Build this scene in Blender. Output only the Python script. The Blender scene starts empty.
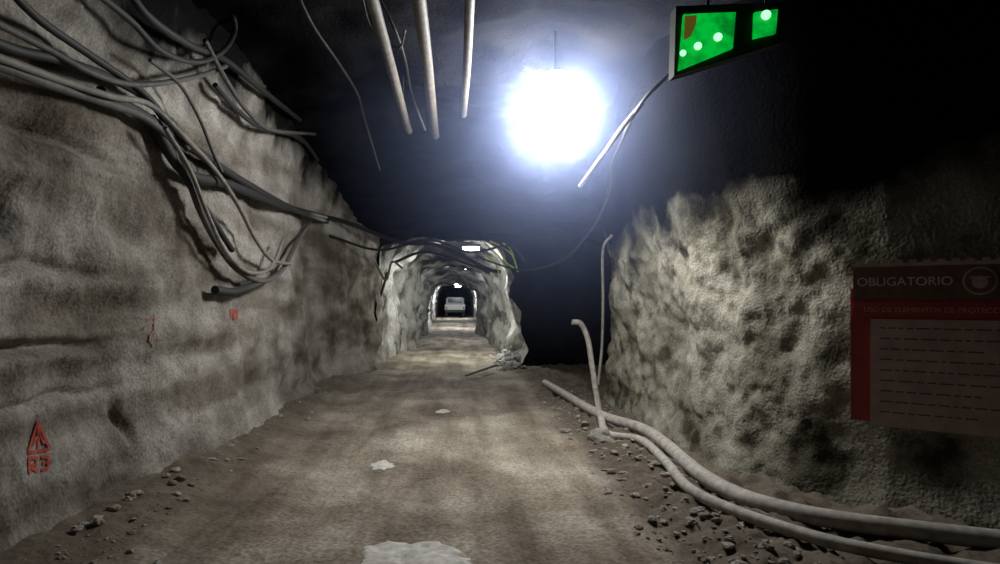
import bpy, bmesh, math, random
import numpy as np
from mathutils import Vector, noise, Matrix
random.seed(7)
F=667.0; CH=1.8
C=bpy.context.scene.collection
bpy.context.scene.view_settings.view_transform='Standard'

# ---------------- helpers ----------------
def link(o,parent=None):
    C.objects.link(o)
    if parent: o.parent=parent
    return o
def empty(name,loc=(0,0,0)):
    o=bpy.data.objects.new(name,None); o.location=loc; o.empty_display_size=.2
    return link(o)
def n3(x,y,z): return noise.noise(Vector((x,y,z)))
def sm(a,b,x):
    t=max(0,min(1,(x-a)/(b-a))); return t*t*(3-2*t)
def ramp(nt,stops,src):
    r=nt.nodes.new('ShaderNodeValToRGB'); e=r.color_ramp.elements
    e[0].position=stops[0][0]; e[0].color=(*stops[0][1],1)
    e[1].position=stops[-1][0]; e[1].color=(*stops[-1][1],1)
    for p,c in stops[1:-1]:
        k=e.new(p); k.color=(*c,1)
    nt.links.new(src,r.inputs[0]); return r.outputs[0]
def nz(nt,vec,scale,detail=6,rough=.6,mscale=None):
    if mscale:
        m=nt.nodes.new('ShaderNodeMapping'); m.inputs['Scale'].default_value=mscale
        nt.links.new(vec,m.inputs[0]); vec=m.outputs[0]
    n=nt.nodes.new('ShaderNodeTexNoise'); n.inputs['Scale'].default_value=scale
    n.inputs['Detail'].default_value=detail; n.inputs['Roughness'].default_value=rough
    nt.links.new(vec,n.inputs['Vector']); return n.outputs[0]
def mix(nt,fac,a,b,mode='MIX'):
    m=nt.nodes.new('ShaderNodeMix'); m.data_type='RGBA'; m.blend_type=mode
    if isinstance(fac,(int,float)): m.inputs[0].default_value=fac
    else: nt.links.new(fac,m.inputs[0])
    for s,i in ((a,6),(b,7)):
        if isinstance(s,tuple): m.inputs[i].default_value=(*s,1)
        else: nt.links.new(s,m.inputs[i])
    return m.outputs[2]
def mat0(name):
    m=bpy.data.materials.new(name); m.use_nodes=True; nt=m.node_tree
    b=nt.nodes['Principled BSDF']; tc=nt.nodes.new('ShaderNodeTexCoord')
    return m,nt,b,tc
def rock_mat(name,dark,mid,light,bump=.4,scale=1.0,zshade=None,rough=1.0,streak=None,bd=.02,patch=None,pr=(.42,.5),grain=.5,zn=2.2):
    m,nt,b,tc=mat0(name); v=tc.outputs['Object']
    a=nz(nt,v,1.3*scale,4,.5)
    col=ramp(nt,[(.34,dark),(.5,mid),(.66,light)],a)
    f=nz(nt,v,40*scale,1,.5)
    lo=1-.5*grain; hi=1+.28*grain
    fc=ramp(nt,[(.34,(lo,lo,lo)),(.66,(hi,hi,hi))],f)
    col=mix(nt,1.0,col,fc,'MULTIPLY')
    # dark pits in the sprayed concrete
    vp=nt.nodes.new('ShaderNodeTexVoronoi'); vp.inputs['Scale'].default_value=11*scale; nt.links.new(v,vp.inputs['Vector'])
    col=mix(nt,.6,col,ramp(nt,[(.06,(.45,.43,.4)),(.2,(1,1,1))],vp.outputs['Distance']),'MULTIPLY')
    if streak:
        s=nz(nt,v,1.0,4,.5,streak)
        sc=ramp(nt,[(.38,(.5,.46,.42)),(.56,(1.1,1.1,1.1))],s)
        col=mix(nt,.9,col,sc,'MULTIPLY')
    if patch:
        s=nz(nt,v,1.5,5,.55,(1,1,1.2))
        pc=ramp(nt,[(pr[0],patch),(pr[1],(1,1,1))],s)
        col=mix(nt,1,col,pc,'MULTIPLY')
    if zshade:  # shade on the upper walls, put into the base colour by height
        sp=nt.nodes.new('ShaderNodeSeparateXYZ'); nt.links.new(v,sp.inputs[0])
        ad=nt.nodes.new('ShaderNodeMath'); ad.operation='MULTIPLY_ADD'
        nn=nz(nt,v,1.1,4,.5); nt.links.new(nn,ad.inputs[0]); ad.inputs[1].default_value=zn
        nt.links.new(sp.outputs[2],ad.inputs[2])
        mr=nt.nodes.new('ShaderNodeMapRange'); mr.inputs[1].default_value=zshade[0]+zn/2; mr.inputs[2].default_value=zshade[1]+zn/2
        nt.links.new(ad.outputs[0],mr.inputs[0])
        col=mix(nt,mr.outputs[0],col,zshade[2])
    nt.links.new(col,b.inputs['Base Color']); b.inputs['Roughness'].default_value=rough
    b.inputs['Specular IOR Level'].default_value=0
    vo=nt.nodes.new('ShaderNodeTexVoronoi'); vo.inputs['Scale'].default_value=14*scale; vo.feature='SMOOTH_F1'
    nt.links.new(v,vo.inputs['Vector'])
    h2=nz(nt,v,30*scale,1,.5)
    ad=nt.nodes.new('ShaderNodeMath'); ad.operation='MULTIPLY_ADD'; ad.inputs[1].default_value=.6
    nt.links.new(vo.outputs['Distance'],ad.inputs[0]); nt.links.new(h2,ad.inputs[2])
    bp=nt.nodes.new('ShaderNodeBump'); bp.inputs['Strength'].default_value=bump; bp.inputs['Distance'].default_value=bd
    nt.links.new(ad.outputs[0],bp.inputs['Height']); nt.links.new(bp.outputs[0],b.inputs['Normal'])
    return m
def plain(name,col,rough=.6,metal=0,emis=None,es=0,var=.25,scale=12):
    m,nt,b,tc=mat0(name)
    a=nz(nt,tc.outputs['Object'],scale,5,.6)
    k=ramp(nt,[(.3,tuple(c*(1-var) for c in col)),(.7,tuple(min(1,c*(1+var)) for c in col))],a)
    nt.links.new(k,b.inputs['Base Color']); b.inputs['Roughness'].default_value=rough; b.inputs['Metallic'].default_value=metal
    if emis: b.inputs['Emission Color'].default_value=(*emis,1); b.inputs['Emission Strength'].default_value=es
    return m

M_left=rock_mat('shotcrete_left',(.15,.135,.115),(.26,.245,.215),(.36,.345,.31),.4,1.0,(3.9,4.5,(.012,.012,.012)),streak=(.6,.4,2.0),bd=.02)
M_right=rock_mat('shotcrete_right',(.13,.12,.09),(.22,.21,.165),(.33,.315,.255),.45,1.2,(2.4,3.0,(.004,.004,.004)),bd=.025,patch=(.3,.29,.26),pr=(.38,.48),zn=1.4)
M_dark=rock_mat('sooty_rock',(.004,.004,.005),(.008,.008,.009),(.014,.0135,.013),.5)  # near-black colour stands in for shade on the ceiling and portal face
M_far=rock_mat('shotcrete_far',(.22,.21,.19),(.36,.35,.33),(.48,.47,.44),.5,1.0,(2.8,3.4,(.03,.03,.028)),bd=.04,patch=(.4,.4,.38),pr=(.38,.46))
M_rub=rock_mat('rubble_stone',(.18,.165,.14),(.28,.26,.225),(.4,.38,.34),.3,2.5)
M_pale=rock_mat('pale_stone',(.3,.3,.28),(.48,.48,.46),(.65,.65,.63),.3,2.5)

def road_mat():
    m,nt,b,tc=mat0('packed_dirt_road'); v=tc.outputs['Object']
    a=nz(nt,v,.8,6,.55)
    col=ramp(nt,[(.34,(.18,.145,.11)),(.5,(.29,.25,.195)),(.66,(.42,.375,.31))],a)
    s=nz(nt,v,1.0,5,.55,(2.2,.3,1))
    col=mix(nt,.8,col,ramp(nt,[(.36,(.5,.46,.42)),(.58,(1.2,1.2,1.2))],s),'MULTIPLY')
    f=nz(nt,v,30,2,.5)
    col=mix(nt,1,col,ramp(nt,[(.34,(.65,.65,.65)),(.66,(1.2,1.2,1.2))],f),'MULTIPLY')
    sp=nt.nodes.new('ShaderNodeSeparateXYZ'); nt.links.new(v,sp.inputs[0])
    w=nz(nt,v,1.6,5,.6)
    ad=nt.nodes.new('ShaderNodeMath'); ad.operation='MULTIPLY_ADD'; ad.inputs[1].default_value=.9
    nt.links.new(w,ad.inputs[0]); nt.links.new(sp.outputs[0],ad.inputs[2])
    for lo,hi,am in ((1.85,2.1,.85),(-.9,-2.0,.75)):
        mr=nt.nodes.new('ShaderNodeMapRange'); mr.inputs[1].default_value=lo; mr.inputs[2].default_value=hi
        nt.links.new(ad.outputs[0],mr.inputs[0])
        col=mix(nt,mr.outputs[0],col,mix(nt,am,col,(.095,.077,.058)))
    nt.links.new(col,b.inputs['Base Color'])
    b.inputs['Roughness'].default_value=.92
    b.inputs['Specular IOR Level'].default_value=.12
    h=nz(nt,v,16,3,.5); bp=nt.nodes.new('ShaderNodeBump'); bp.inputs['Strength'].default_value=.6; bp.inputs['Distance'].default_value=.025
    nt.links.new(h,bp.inputs['Height']); nt.links.new(bp.outputs[0],b.inputs['Normal'])
    return m
M_road=road_mat()
M_pipe=plain('dusty_pipe',(.34,.315,.275),.7,var=.35)
M_pipe2=plain('hanging_pipe_grey',(.12,.105,.085),.65,var=.4)
M_cab=plain('cable_grey',(.07,.065,.06),.7,var=.35)
M_cabl=plain('cable_dusty',(.18,.165,.145),.7,var=.3)
M_blk=plain('cable_black',(.014,.014,.014),.7,var=.3)
M_met=plain('painted_metal',(.03,.03,.035),.45,.6)

def grid(name,fn,us,vs,mat,parent=None,flip=False,smooth=True):
    nu,nv=len(us),len(vs)
    co=[fn(u,v) for u in us for v in vs]
    fs=[]
    for i in range(nu-1):
        for j in range(nv-1):
            a=i*nv+j; q=(a,a+nv,a+nv+1,a+1)
            fs.append(q[::-1] if flip else q)
    me=bpy.data.meshes.new(name); me.from_pydata(co,[],fs)
    me.polygons.foreach_set('use_smooth',[smooth]*len(fs)); me.materials.append(mat); me.update()
    return link(bpy.data.objects.new(name,me),parent)

# ---------------- shell ----------------
def D(a,z,seed,amp=1.0,rough=1.0):
    return amp*(.20*n3(a*.45,z*.5,seed)+.09*n3(a*1.3,z*1.5,seed+3)+rough*(.05*n3(a*3.5,z*4.3,seed+5)+.024*n3(a*8,z*8,seed+9)+.011*n3(a*17,z*17,seed+11)))
LY=[-4,0,6,9.5,12.2,12.8,14.5,17,18.2,19]
LX=[-3.15,-3.05,-2.92,-2.78,-2.72,-2.95,-2.75,-2.3,-2.12,-2.1]
def left_x(y,z):
    x=float(np.interp(y,LY,LX))+D(y,z,1.3,1.0,.8)
    x+=.35*sm(3.4,5.2,z)**1.3 + .18*sm(.45,-.1,z)
    nearf=.35+.65*sm(7.5,4.8,y)
    b=z+.10*n3(y*.8,z*.4,12)+.04*n3(y*3,z*1.5,13)
    x+=nearf*.13*n3(0.3*y,b*3.2,21)
    x-=.38*math.exp(-(((y-4.2)/.34)**2+((z-2.35)/.19)**2)**1.5)
    for zc,amp,wd_ in ((1.47,.18,.05),(3.0,.12,.05),(1.05,.09,.04),(2.05,.10,.05)):
        x-=amp*math.exp(-((b-zc)/wd_)**2)*sm(6.4,4.9,y)
    x+=.12*math.exp(-((b-2.68)/.12)**2)*sm(6.2,4.4,y)
    t=(y-5.9)+ (z-.75)*.5
    x-=.09*math.exp(-(t/.05)**2-((z-.72)/.16)**2)
    return x
ysL=list(np.arange(-4,3,.12))+list(np.arange(3,9,.025))+list(np.arange(9,13,.035))+list(np.arange(13,18.9,.07))
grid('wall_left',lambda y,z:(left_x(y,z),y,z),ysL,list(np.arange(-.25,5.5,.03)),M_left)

RP=[(9.5,13.2),(5,12.9),(3.3,12.6),(2.9,12.25),(2.74,11.7),(2.78,10),(2.84,7.7),(2.96,6.95),(3.36,6.22),(3.72,5.74),(4.35,5.22),(5.0,4.5),(5.3,3),(5.3,-4)]
seg=[0]
for a,b in zip(RP,RP[1:]): seg.append(seg[-1]+math.dist(a,b))
def rpath(s):
    return float(np.interp(s,seg,[p[0] for p in RP])),float(np.interp(s,seg,[p[1] for p in RP]))
def right_p(s,z,extra=0):
    x,y=rpath(s); x2,y2=rpath(min(s+.25,seg[-1])); x1,y1=rpath(max(s-.25,0))
    tx,ty=x2-x1,y2-y1; L=math.hypot(tx,ty) or 1; nx,ny=ty/L,-tx/L
    if nx>0 and y<12: nx,ny=-nx,-ny
    up=1-.85*sm(2.4,3.0,z)
    d=D(s,z,8.1,1.0,1.15*up)
    d-=.16*math.exp(-((y-8.6)/.5)**2-((z-1.45)/.35)**2)
    calm=sm(6.5,5.6,y)
    d=d*(1-.9*calm)
    d+=.5*sm(2.5,4.4,z)**1.1*(1-.6*calm)+.12*sm(.4,-.1,z)+extra
    return (x+nx*d,y+ny*d,z)
ssR=[s for s in np.arange(0,6,.12)]+[s for s in np.arange(6,15.5,.03)]+[s for s in np.arange(15.5,seg[-1]+.12,.12)]
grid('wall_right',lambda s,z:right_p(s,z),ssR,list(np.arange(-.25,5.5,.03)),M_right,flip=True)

HY=[-4,5,11,13,15.5,17.6,18.4,19]; HZ=[5.0,4.95,4.85,4.7,4.1,3.65,3.55,3.9]
def ceil_z(x,y):
    return float(np.interp(y,HY,HZ))+.22*n3(x*.5,y*.5,5)+.12*n3(x*1.4,y*1.4,6)+.06*n3(x*4,y*4,7)-.03*(x+.1)**2*.6
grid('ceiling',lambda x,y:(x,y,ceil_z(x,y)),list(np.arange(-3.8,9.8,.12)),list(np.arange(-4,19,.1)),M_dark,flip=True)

def floor_z(x,y):
    near=1 if y<25 else .5
    z=.045*n3(x*.6,y*.3,2)+.03*n3(x*2.2,y*1.0,3)*near+.014*n3(x*8,y*6,4)
    for r in (-1.35,.55):
        z-=.035*math.exp(-((x-r-.1*math.sin(y*.2))/.22)**2)
    z+=.16*sm(-1.9,-2.9,x)+.03*n3(x*6,y*6,14)*sm(-1.9,-2.4,x)
    e=sm(1.35,1.9,x)
    z+=e*(.07*n3(x*3,y*3,9)+.06*n3(x*7,y*7,10)+.04*n3(x*15,y*15,11)+.03)
    z-=.07*math.exp(-((x-1.75)/.2)**2)*sm(9,6,y)
    return z
ysF=[]; y=-4
while y<90: ysF.append(y); y+= .12 if y<3 else max(.04,.0055*y)
xsF=list(np.arange(-3.7,3.6,.04))+list(np.arange(3.6,9.8,.2))
grid('floor',lambda x,y:(x,y,floor_z(x,y)),xsF,ysF,M_road)

def arch(th,x0,x1,H,zs,n=3.0):
    a=(x1-x0)/2; xc=(x0+x1)/2
    c,s=math.cos(th),math.sin(th)
    return xc-a*math.copysign(abs(c)**(2/n),c), zs+(H-zs)*abs(s)**(2/n)
def prof(t,x0,x1,H,zs=1.4):
    if t<.2: return x0,-.2+(zs+.2)*t/.2
    if t>.8: return x1,-.2+(zs+.2)*(1-t)/.2
    return arch((t-.2)/.6*math.pi,x0,x1,H,zs)
SY=[18.0,20,23,25.5,27,30,34,36,40,46,52,60,90]
SX0=[-2.1,-2.05,-1.9,-1.5,-1.6,-2.0,-1.5,-1.45,-2.0,-1.7,-2.2,-2.1,-2.1]
SX1=[1.72,1.75,1.8,1.4,1.45,1.9,1.3,1.2,1.8,1.6,2.1,2.1,2.1]
SH=[3.5,3.6,3.9,3.25,3.2,3.6,2.85,2.75,3.4,3.1,3.6,3.5,3.5]
def dr(t,y):
    x0=float(np.interp(y,SY,SX0)); x1=float(np.interp(y,SY,SX1)); H=float(np.interp(y,SY,SH))
    x,z=prof(t,x0,x1,H)
    k=.28*n3(x*.8,y*.7,z*.8)+.18*n3(x*2,y*2,z*2)+.06*n3(x*4.5,y*4.5,z*4.5)
    cx=(x0+x1)/2
    dx,dz=x-cx,z-1.4
    L=math.hypot(dx,dz) or 1
    return (x-dx/L*k,y,z-(dz/L*k if z>1.4 else 0))
ysD=list(np.arange(18,38,.1))+list(np.arange(38,90,.4))
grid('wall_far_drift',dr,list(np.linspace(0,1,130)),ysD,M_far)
def face(t,r):
    x,y,z=dr(t,18.0)
    cx=-.2
    if t<.2 or t>.8:
        return (x+(x-cx)*r*1.6, 18.0+.05*r+.25*n3(x*(1+r)*1.2,z*1.2,3)*min(1,r*6), z)
    return (x+(x-cx)*r*1.6, 18.0-.1*r+.3*n3(x*(1+r),z*(1+r),3)*min(1,r*6), z+(z-1.2)*r*.8)
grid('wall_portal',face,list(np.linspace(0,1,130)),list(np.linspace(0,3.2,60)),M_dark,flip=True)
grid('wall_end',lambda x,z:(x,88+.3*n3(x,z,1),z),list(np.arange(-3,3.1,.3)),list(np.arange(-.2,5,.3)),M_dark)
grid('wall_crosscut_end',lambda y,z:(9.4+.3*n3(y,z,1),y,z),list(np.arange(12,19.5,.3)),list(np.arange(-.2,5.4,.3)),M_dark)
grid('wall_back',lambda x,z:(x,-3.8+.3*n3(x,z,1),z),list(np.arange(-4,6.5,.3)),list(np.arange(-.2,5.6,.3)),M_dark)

# ---------------- rocks ----------------
def rocks(name,lst,mat):
    bm=bmesh.new()
    for (x,y,z,s,sub) in lst:
        r=bmesh.ops.create_icosphere(bm,subdivisions=sub,radius=1)
        o=random.random()*50; sx,sy,sz=random.uniform(.8,1.4),random.uniform(.8,1.3),random.uniform(.45,.8)
        an=random.random()*6.28; ca,sa=math.cos(an),math.sin(an)
        for v in r['verts']:
            p=v.co.copy(); k=1+.5*n3(p.x*1.1+o,p.y*1.1,p.z*1.1)+.15*n3(p.x*3+o,p.y*3,p.z*3)
            px,py,pz=p.x*k*sx*s,p.y*k*sy*s,p.z*k*sz*s
            v.co=Vector((x+px*ca-py*sa,y+px*sa+py*ca,z+pz))
    me=bpy.data.meshes.new(name); bm.to_mesh(me); bm.free(); me.materials.append(mat)
    return link(bpy.data.objects.new(name,me))
def on_floor(x,y,s,k=.2): return floor_z(x,y)+s*k
L=[]
for i in range(300):
    y=3.4+abs(random.gauss(0,1))*5; x=-2.5+random.gauss(0,.2); s=min(.03,.006+random.expovariate(1/.007))
    if y>17 or x<-2.75: continue
    L.append((x,y,on_floor(x,y,s),s,2 if s>.02 else 1))
for u,v,s in ((165,486,.05),(180,494,.045),(172,499,.035),(104,516,.05),(92,528,.04),(78,540,.04),(98,545,.04),(128,520,.035),(60,552,.04),(262,428,.05),(280,424,.05),(70,548,.035),(112,512,.04),(155,492,.03)):
    Y=CH*F/(v-300); x=(u-455)/F*Y; L.append((max(x,-2.7),Y,on_floor(x,Y,s,.4),s,3))
rocks('rubble_stones',L,M_rub)
L=[]
for i in range(1100):
    y=4+random.random()**1.3*9; x=1.95+random.gauss(0,.4)
    if x<1.4 or x>2.55+max(0,(6.5-y)*.5): continue
    s=min(.04,.006+random.expovariate(1/.010)); L.append((x,y,on_floor(x,y,s),s,2 if s>.02 else 1))
for u,v,s in ((600,443,.14),(565,433,.05),(585,430,.05),(645,410,.07),(663,405,.06),(625,452,.05),(668,482,.06),(655,470,.05),(610,470,.045),(560,410,.06)):
    Y=CH*F/(v-300)*1.0; x=(u-455)/F*Y; L.append((x,Y,on_floor(x,Y,s,.4),s,3))
rocks('rubble_stones',L,M_rub)
L=[]
for i in range(100):
    y=random.uniform(17.2,21); x=random.uniform(1.05,1.7); s=random.uniform(.03,.10)*(1 if x>1.3 else .6)
    L.append((x,y,floor_z(x,y)+s*.4+max(0,x-1.25)*random.random()*.8,s,2))
rocks('pale_rock_pile',L,M_pale)

# ---------------- cables ----------------
def catmull(pts,n=10):
    P=[Vector(p) for p in pts]; P=[2*P[0]-P[1]]+P+[2*P[-1]-P[-2]]; out=[]
    for i in range(1,len(P)-2):
        for k in range(n):
            t=k/n; a,b,c,d=P[i-1],P[i],P[i+1],P[i+2]
            out.append(.5*((2*b)+(c-a)*t+(2*a-5*b+4*c-d)*t*t+(3*b-a-3*c+d)*t**3))
    out.append(P[-2]); return out
def cable(name,pts,r,mat,parent=None):
    cu=bpy.data.curves.new(name,'CURVE'); cu.dimensions='3D'; cu.bevel_depth=r; cu.bevel_resolution=4; cu.use_fill_caps=True
    q=catmull(pts); s=cu.splines.new('POLY'); s.points.add(len(q)-1)
    for p,v in zip(s.points,q): p.co=(*v,1)
    s.use_smooth=True; cu.materials.append(mat)
    return link(bpy.data.objects.new(name,cu),parent)
def LW(u,v,off=.1):
    x=-2.75
    for _ in range(6):
        Y=x*F/(u-455); z=CH+(300-v)/F*Y; x=left_x(min(Y,17.8),min(z,4.8))+off
    Y=x*F/(u-455); return (x,Y,CH+(300-v)/F*Y)
def At(u,v,Y): return ((u-455)/F*Y,Y,CH+(300-v)/F*Y)
def lc(name,pp,r,mat,off=.09):
    return cable(name,[LW(p[0],p[1],p[2] if len(p)>2 else off) for p in pp],r,mat)
lc('power_cable',[(-60,45),(0,66),(60,88),(110,104),(145,118),(172,142),(186,172),(200,210),(218,245),(238,270),(262,281),(282,270),(298,240),(310,222)],.035,M_cab,.18)
lc('power_cable',[(-60,40),(0,58),(60,80),(110,96),(150,105),(185,138),(215,170),(238,205),(256,240),(272,260),(290,264)],.026,M_cabl,.24)
lc('power_cable',[(-40,5),(40,45),(90,72),(130,84),(170,82),(205,74),(226,66)],.025,M_cab,.2)
lc('power_cable',[(100,92),(150,120),(195,150),(245,183),(300,212),(350,228),(400,240)],.05,M_blk,.14)
lc('power_cable',[(150,118),(185,172),(230,185),(285,207),(325,217)],.055,M_blk,.12)
lc('power_cable',[(150,60),(180,85),(200,120),(212,150),(222,172)],.018,M_cab,.24)
lc('power_cable',[(205,40),(225,78),(248,112),(272,130),(315,134)],.026,M_cab,.24)
lc('power_cable',[(215,85),(235,108),(262,128),(300,138),(318,160)],.03,M_blk,.18)
lc('power_cable',[(80,-20),(130,20),(160,50),(195,62),(222,52),(235,30),(230,0)],.028,M_blk,.22)
lc('power_cable',[(120,-20),(150,18),(190,45),(225,60),(262,90),(300,120)],.035,M_blk,.18)
lc('power_cable',[(-50,20),(10,48),(60,60),(110,78),(148,100),(168,128),(178,165),(200,200),(232,250)],.035,M_blk,.15)
lc('power_cable',[(0,-20),(40,20),(90,55),(140,90),(165,118),(188,150)],.03,M_blk,.18)
lc('power_cable',[(165,128),(190,170),(208,215),(226,252),(248,272),(270,268),(283,240)],.022,M_cabl,.26)
lc('power_cable',[(345,252),(355,285),(366,308),(376,306),(384,285),(388,268)],.04,M_blk,.18)
lc('power_cable',[(215,290),(232,292),(246,288),(262,282)],.05,M_blk,.14)
cable('power_cable',[At(300,212,13.5),At(345,222,15),At(400,242,16.5),At(440,246,17),At(485,268,17.4),At(500,272,17.6)],.05,M_blk)
cable('power_cable',[At(395,262,17.4),At(425,252,17.3),At(462,262,17.2),At(490,272,17.3)],.035,M_blk)
cable('power_cable',[At(375,262,17),At(386,280,17),At(392,262,17.2),At(402,268,17.4)],.03,M_cabl)
cable('power_cable',[At(330,236,14.5),At(380,250,16),At(430,240,16.8),At(470,252,17),At(510,246,17.2),At(525,262,17.3)],.03,M_blk)
cable('ceiling_cable',[At(285,-40,6.5),At(310,20,7),At(340,65,8),At(358,95,9),At(365,120,10),At(380,170,12)],.014,M_cab)
cable('ceiling_cable',[At(375,-10,7),At(395,30,7),At(405,60,7.5),At(412,95,8.5),At(425,130,9.5)],.015,M_cab)
cable('ceiling_cable',[At(360,-10,7),At(372,30,7),At(398,48,7),At(405,30,7)],.013,M_cabl)
cable('ceiling_cable',[At(240,0,8),At(300,30,9),At(360,60,11),At(400,120,13)],.02,M_blk)
for xx,zz,r,ye in ((-.70,4.34,.055,10.2),(-.31,4.36,.062,10.6),(.12,4.36,.045,9.4)):
    p=cable('ceiling_pipe',[(xx,1,zz),(xx,4,zz),(xx+.01,7,zz-.02),(xx,ye-.6,zz),(xx,ye,zz+.05)],r,M_pipe2)
    for k,yy in enumerate((3,6.2,9.0)):
        h=cable('hanger_%d'%k,[(xx,yy,zz+r),(xx,yy,ceil_z(xx,yy)+.1)],.012,M_met,p)
cable('cable_conduit',[At(641,105,7.2),At(622,128,7.5),At(605,152,8.0),At(580,186,8.7)],.028,M_cabl)
cable('power_cable',[At(700,40,6.6),At(665,78,6.8),At(640,105,7.1),At(622,140,8.2),At(612,165,9.3),At(609,190,9.8),At(600,215,10.2),At(583,240,11),At(560,262,12),At(520,270,14),At(480,258,16)],.02,M_blk)
cable('power_cable',[At(612,235,11.4),At(603,250,11.5),At(603,300,11.5),At(602,345,11.5),At(598,385,11.3)],.024,M_cabl)
def G(u,v,z=.1):
    Y=(CH-z)*F/(v-300); return ((u-455)/F*Y,Y,z)
cable('water_pipe',[G(545,383),G(562,393),G(600,415),G(640,428),G(664,443),G(700,474),G(740,496),G(790,511),G(850,522),G(930,532),G(1040,545)],.075,M_pipe)
cable('water_pipe',[At(572,322,12),At(581,324,12),At(588,340,12),At(592,365,11.8),At(597,398,11.2),G(601,418,.1),G(608,434,.1),G(640,440,.1),G(664,460,.1),G(690,489,.1),G(740,513,.09),G(800,533,.08),G(850,546,.08),G(930,561,.08),G(1040,578,.08)],.05,M_pipe)
cable('water_pipe',[G(608,424,.06),G(650,450,.06),G(690,470,.06),G(745,505,.05),G(820,540,.05)],.025,M_cab)
cable('timber_pole',[(.25,15.3,.07),(1.05,16.8,.16)],.03,M_cabl)
M_yel=plain('reflective_yellow',(.55,.62,.08),.4,var=.3,scale=20)
tp=empty('reflective_tape')
for k,pp in enumerate(([(484,243),(492,250),(500,258),(508,272)],[(490,241),(500,246),(512,255),(518,272)],[(486,256),(495,262),(499,274)],[(498,248),(506,262),(514,268)],[(503,243),(511,250),(515,262)])):
    cable('tape_%d'%k,[At(u,v,17.45+.04*k) for u,v in pp],.022,M_yel,tp)

# ---------------- lamp ----------------
LP=Vector((1.2,8,4.02))
lamp=empty('hanging_work_lamp',LP)
def sph(name,loc,r,mat,parent,z0=-1,z1=1,seg=40,rings=24,flat=1):
    th0,th1=math.acos(max(-1,min(1,z1))),math.acos(max(-1,min(1,z0)))
    us=np.linspace(0,2*math.pi,seg+1); vs=np.linspace(th0,th1,rings)
    o=grid(name,lambda u,v:(loc[0]+r*math.sin(v)*math.cos(u),loc[1]+r*math.sin(v)*math.sin(u),loc[2]+flat*r*math.cos(v)),us,vs,mat)
    o.parent=parent; return o
M_glow=plain('lamp_diffuser',(.9,.9,.95),.4,0,(.98,.98,1.0),80)
sph('diffuser_globe',(0,0,0),.48,M_glow,lamp)  # lamp globe oversized and glowing to imitate its blown-out glare
sph('reflector_hood',(0,0,.01),.50,M_met,lamp,.93,1)  # cap added to keep the lamp's light off the ceiling
cable('hanger_rod',[(0,0,.48),(0,0,1.0)],.02,M_met,lamp)

def tube(loc,e,es,col=(.9,.95,1)):
    p=empty('tube_lamp',loc)
    m=plain('tube_glow',(.9,.9,.9),.4,0,col,es)
    cable('tube',[(-.26,0,0),(.26,0,0)],.05,m,p); cable('housing',[(-.3,0,.09),(.3,0,.09)],.05,M_met,p)
    cable('hanger',[(0,0,.1),(0,0,.6)],.015,M_met,p)
    l=bpy.data.lights.new('tube_light','POINT'); l.energy=e; l.shadow_soft_size=.08; l.color=col
    o=link(bpy.data.objects.new('tube_light',l),p); o.location=(0,-.05,-.2)
tube((.5,20.8,3.4),480,30,(.95,.97,.92))
tube((.7,29.5,3.2),200,20)
tube((.5,43,2.9),600,30)
tube((.1,50,3.0),300,30)
tube((.3,64,3.1),800,30)

# ---------------- far vehicle ----------------
veh=empty('utility_truck',(.0,70,0))
M_vw=plain('truck_white',(.34,.34,.33),.5); M_tire=plain('tyre',(.02,.02,.02),.8); M_win=plain('glass_dark',(.03,.04,.05),.1)
M_tl=plain('tail_lamp',(.4,.03,.03),.3)
def box(name,c,s,mat,parent,bev=.03,rot=None):
    bm=bmesh.new(); bmesh.ops.create_cube(bm,size=1)
    for v in bm.verts: v.co=Vector((v.co.x*s[0],v.co.y*s[1],v.co.z*s[2]))
    if bev: bmesh.ops.bevel(bm,geom=bm.edges[:],offset=bev,segments=2,affect='EDGES')
    me=bpy.data.meshes.new(name); bm.to_mesh(me); bm.free(); me.materials.append(mat)
    o=bpy.data.objects.new(name,me); link(o,parent); o.location=c
    if rot: o.rotation_euler=rot
    return o
box('chassis',(0,2,.65),(2.0,4.4,.3),M_tire,veh)
box('cargo_bed',(0,1,1.05),(2.1,2.4,.6),M_vw,veh)
box('cab',(0,3,1.45),(1.95,1.6,1.3),M_vw,veh,.12)
box('rear_window',(0,2.18,1.75),(1.5,.03,.45),M_win,veh,.01)
for x in (-.9,.9):
    box('tail_lamp',(x,-.22,.95),(.18,.04,.25),M_tl,veh,.01)
    for y in (.6,3.4):
        t=cable('wheel',[(x-.13,y,.42),(x+.13,y,.42)],.42,M_tire,veh)

# ---------------- sign ----------------
sg=empty('safety_sign')
a=Vector((3.52,5.70,0)); b=Vector((4.55,4.87,0)); wd=(b-a).length; ex=(b-a).normalized()
zb=.74; zt=2.12
ez=Vector((ex.y,-ex.x,0)); 
if ez.x>0: ez=-ez
sg.matrix_world=Matrix((( ex.x,0,ez.x,a.x),(ex.y,0,ez.y,a.y),(0,1,0,zb),(0,0,0,1)))
H=zt-zb
M_sr=plain('sign_red',(.34,.04,.035),.5,var=.15); M_sb=plain('sign_board_beige',(.42,.32,.29),.55,var=.2,scale=5)
M_sw=plain('sign_white',(.7,.62,.59),.5,var=.15); M_sk=plain('sign_dark',(.14,.075,.06),.5)
def sb(name,x0,y0,x1,y1,z,mat,th=.012): return box(name,((x0+x1)/2,(y0+y1)/2,z),(x1-x0,y1-y0,th),mat,sg,0)
sb('back_board',-.12,.03,wd,H-.22,.0,M_sr,.02)
sb('header_board',-.10,H-.32,wd,H-.02,.012,M_sk,.02)
sb('header_edge',-.10,H-.04,wd,H-.01,.02,M_sb,.016)
for i in range(15):
    sb('edge_tooth',-.08+i*.095,H-.02,-.03+i*.095,H+.012,.02,M_sb,.014)
sb('red_band',-.10,H-.46,wd,H-.33,.018,M_sr,.014)
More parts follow.
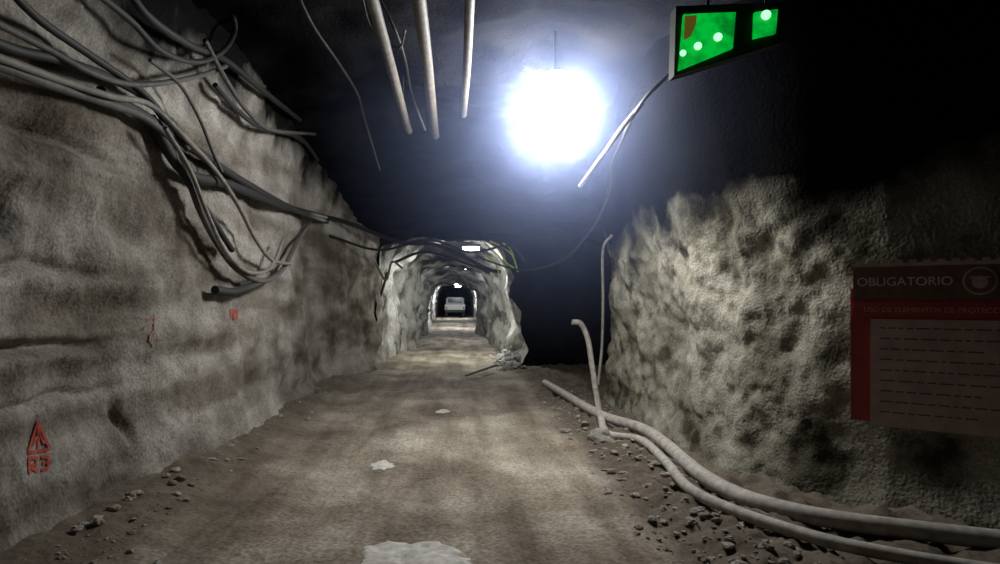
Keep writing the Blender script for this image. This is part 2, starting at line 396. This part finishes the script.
sb('body_panel',.03,0,wd-.02,H-.48,.018,M_sb,.014)
def text(s,x,y,size,mat,z=.032,align='LEFT'):
    cu=bpy.data.curves.new('lettering','FONT'); cu.body=s; cu.size=size; cu.extrude=.001; cu.align_x=align; cu.materials.append(mat)
    o=link(bpy.data.objects.new('lettering',cu),sg); o.location=(x,y,z); return o
text('OBLIGATORIO',-.07,H-.2,.100,M_sw)
text('USO DE ELEMENTOS DE PROTECCION',-.02,H-.42,.058,M_sb)
def disc(name,x,y,r,z,mat):
    bm=bmesh.new(); bmesh.ops.create_cone(bm,cap_ends=True,segments=40,radius1=r,radius2=r,depth=.012)
    me=bpy.data.meshes.new(name); bm.to_mesh(me); bm.free(); me.materials.append(mat)
    o=link(bpy.data.objects.new(name,me),sg); o.location=(x,y,z)
for cx in (.76,1.01):
    disc('pictogram_disc',cx,H-.17,.11,.028,M_sb); disc('pictogram_ring',cx,H-.17,.095,.034,M_sk); disc('pictogram_head',cx,H-.18,.05,.04,M_sb)
    sb('pictogram_helmet',cx-.065,H-.15,cx+.065,H-.135,.046,M_sb,.01)
for i in range(9):
    y=H-.56-i*.088; w=random.uniform(.6,.95)*(wd-.2)
    x=.1
    while x<w:
        l=random.uniform(.03,.11); sb('text_line',x,y,min(x+l,w+.02),y+.012,.026,M_sk,.004); x+=l+.022

# ---------------- green reflection ----------------
gp=empty('green_signal_panel')  # windshield reflection built as glowing solid pieces
M_gd=plain('green_led',(.1,.3,.1),.4,0,(.32,1,.42),1.9); M_rd=plain('red_led',(.08,.04,.01),.4,0,(.22,.16,.02),.35)
M_g,ntg,bg,tcg=mat0('green_panel')
gcol=ramp(ntg,[(.35,(0,.22,.02)),(.6,(0,.62,.05))],nz(ntg,tcg.outputs['Object'],9,4,.6))
ntg.links.new(gcol,bg.inputs['Emission Color']); bg.inputs['Emission Strength'].default_value=.75
bg.inputs['Base Color'].default_value=(.01,.12,.02,1)
def poly(name,pts,mat,th=.03):
    me=bpy.data.meshes.new(name); n=len(pts)
    vs=[Vector(p) for p in pts]+[Vector(p)+Vector((0,th,0)) for p in pts]
    me.from_pydata(vs,[],[tuple(range(n)),tuple(range(2*n-1,n-1,-1))]+[(i,i+n,(i+1)%n+n,(i+1)%n) for i in range(n)])
    me.materials.append(mat); return link(bpy.data.objects.new(name,me),gp)
Yg=4.6
poly('panel_1',[At(684,14,Yg),At(736,12,Yg),At(733,48,Yg),At(679,70,Yg)],M_g)
poly('panel_2',[At(755,12,Yg),At(778,9,Yg),At(776,33,Yg),At(754,38,Yg)],M_g)
for u,v,r in ((683,53,.021),(698,46,.026),(718,37,.028),(766,15,.032)):
    sph('led',At(u,v,Yg-.01),r,M_gd,gp)
poly('red_patch',[At(685,16,Yg-.005),At(697,15,Yg-.005),At(696,24,Yg-.005),At(691,36,Yg-.005),At(684,40,Yg-.005)],M_rd,.004)
poly('housing',[At(676,6,Yg+.04),At(786,2,Yg+.04),At(784,42,Yg+.04),At(674,76,Yg+.04)],M_blk,.12)  # dark backing and hangers made up to carry the reflection pieces
for u in (708,766):
    p=At(u,14,Yg+.1); cable('hanger',[p,(p[0],p[1],ceil_z(p[0],p[1])+.1)],.01,M_met,gp)

# ---------------- spray marks ----------------
M_sp=plain('red_spray_paint',(.38,.06,.035),.8,var=.4,scale=30)
M_sp2=plain('faded_red_paint',(.26,.14,.11),.8,var=.3,scale=30)
def spray(name,strokes,w,mat):
    vs=[];fs=[]
    for st in strokes:
        pts=[]
        for (u0,v0),(u1,v1) in zip(st,st[1:]):
            for k in range(6): t=k/6; pts.append((u0+(u1-u0)*t,v0+(v1-v0)*t))
        pts.append(st[-1]); pp=[LW(u,v,.02) for u,v in pts]
        b=len(vs)
        for i,p in enumerate(pp):
            q=pp[min(i+1,len(pp)-1)]; o=pp[max(i-1,0)]
            dy,dz=q[1]-o[1],q[2]-o[2]; l=math.hypot(dy,dz) or 1; ny,nz_=-dz/l*w,dy/l*w
            for s in (-1,1):
                Y,Z=p[1]+s*ny,p[2]+s*nz_
                vs.append((max(left_x(Y,Z),left_x(p[1],p[2]))+.008,Y,Z))
        for i in range(len(pp)-1): fs.append((b+2*i,b+2*i+1,b+2*i+3,b+2*i+2))
    me=bpy.data.meshes.new(name); me.from_pydata(vs,[],fs); me.materials.append(mat); return link(bpy.data.objects.new(name,me))
spray('red_spray_mark',[[(30,452),(40,421),(51,449),(30,453)],[(35,445),(41,432),(46,444)],[(40,425),(40,448)],
   [(31,458),(31,474)],[(31,458),(39,458),(38,465),(31,466),(40,472)],[(43,457),(50,457),(50,468),(43,470)],[(44,463),(50,462)]],.013,M_sp)
spray('red_spray_mark',[[(232,309),(232,319)],[(235,309),(235,320)],[(238,309),(238,319)]],.03,M_sp)
spray('red_spray_mark',[[(148,330),(156,322)],[(156,314),(156,346)],[(152,319),(159,317)]],.009,M_sp2)

M_cem=plain('cement_splash',(.55,.53,.48),.8,var=.35,scale=14)
def splash(u,v,ru,rv,mat=M_cem):
    Y=CH*F/(v-300); cx=(u-455)/F*Y; rx=ru/F*Y; ry=rv/(v-300)*Y; o=random.random()*30
    vs=[(cx,Y,floor_z(cx,Y)+.010)];fs=[]; n=64; R=10
    for j in range(1,R+1):
        for i in range(n):
            t=2*math.pi*i/n; k=(1+.4*n3(math.cos(t)*1.3+o,math.sin(t)*1.3,0)+.25*n3(math.cos(t)*4+o,math.sin(t)*4,0)+.12*n3(math.cos(t)*11+o,math.sin(t)*11,0))*j/R
            x,yy=cx+rx*k*math.cos(t),Y+ry*k*math.sin(t); vs.append((x,yy,floor_z(x,yy)+(.008+.006*n3(x*14,yy*14,1) if j<R else -.008)))
    for i in range(n): fs.append((0,1+i,1+(i+1)%n))
    for j in range(R-1):
        for i in range(n):
            a=1+j*n+i; b2=1+j*n+(i+1)%n; fs.append((a,a+n,b2+n,b2))
    me=bpy.data.meshes.new('cement_splash'); me.from_pydata(vs,[],fs); me.materials.append(mat)
    me.polygons.foreach_set('use_smooth',[True]*len(fs)); link(bpy.data.objects.new('cement_splash',me))
splash(408,560,60,17); splash(381,464,11,5); splash(443,412,7,2)

# ---------------- scatter volume added to imitate the lamp's glare halo ----------------
vm=bpy.data.materials.new('dusty_air'); vm.use_nodes=True; nt=vm.node_tree; nt.nodes.clear()
out=nt.nodes.new('ShaderNodeOutputMaterial'); vs_=nt.nodes.new('ShaderNodeVolumeScatter')
tc=nt.nodes.new('ShaderNodeTexCoord'); ln=nt.nodes.new('ShaderNodeVectorMath'); ln.operation='LENGTH'
nt.links.new(tc.outputs['Object'],ln.inputs[0])
R=3.0
mr=nt.nodes.new('ShaderNodeMapRange'); mr.inputs[1].default_value=0; mr.inputs[2].default_value=R; mr.inputs[3].default_value=1; mr.inputs[4].default_value=0
nt.links.new(ln.outputs['Value'],mr.inputs[0])
dv=nt.nodes.new('ShaderNodeMath'); dv.operation='DIVIDE'; nt.links.new(mr.outputs[0],dv.inputs[0]); nt.links.new(ln.outputs['Value'],dv.inputs[1])
ml=nt.nodes.new('ShaderNodeMath'); ml.operation='MULTIPLY'; ml.inputs[1].default_value=.095; nt.links.new(dv.outputs[0],ml.inputs[0])
nt.links.new(ml.outputs[0],vs_.inputs['Density'])
vs_.inputs['Color'].default_value=(.46,.58,1,1); vs_.inputs['Anisotropy'].default_value=.2
nt.links.new(vs_.outputs[0],out.inputs['Volume'])
bm=bmesh.new(); bmesh.ops.create_icosphere(bm,subdivisions=4,radius=R)
me=bpy.data.meshes.new('dusty_air'); bm.to_mesh(me); bm.free(); me.materials.append(vm)
da=link(bpy.data.objects.new('dusty_air',me)); da.location=LP

w=bpy.data.worlds.new('World'); bpy.context.scene.world=w; w.use_nodes=True
w.node_tree.nodes['Background'].inputs[0].default_value=(.01,.011,.013,1); w.node_tree.nodes['Background'].inputs[1].default_value=.3

cd=bpy.data.cameras.new('camera'); cd.sensor_width=36; cd.lens=F/1000*36; cd.shift_x=.045; cd.shift_y=.018; cd.clip_end=200
co=link(bpy.data.objects.new('camera',cd)); co.location=(0,0,CH); co.rotation_euler=(math.pi/2,0,0)
bpy.context.scene.camera=co
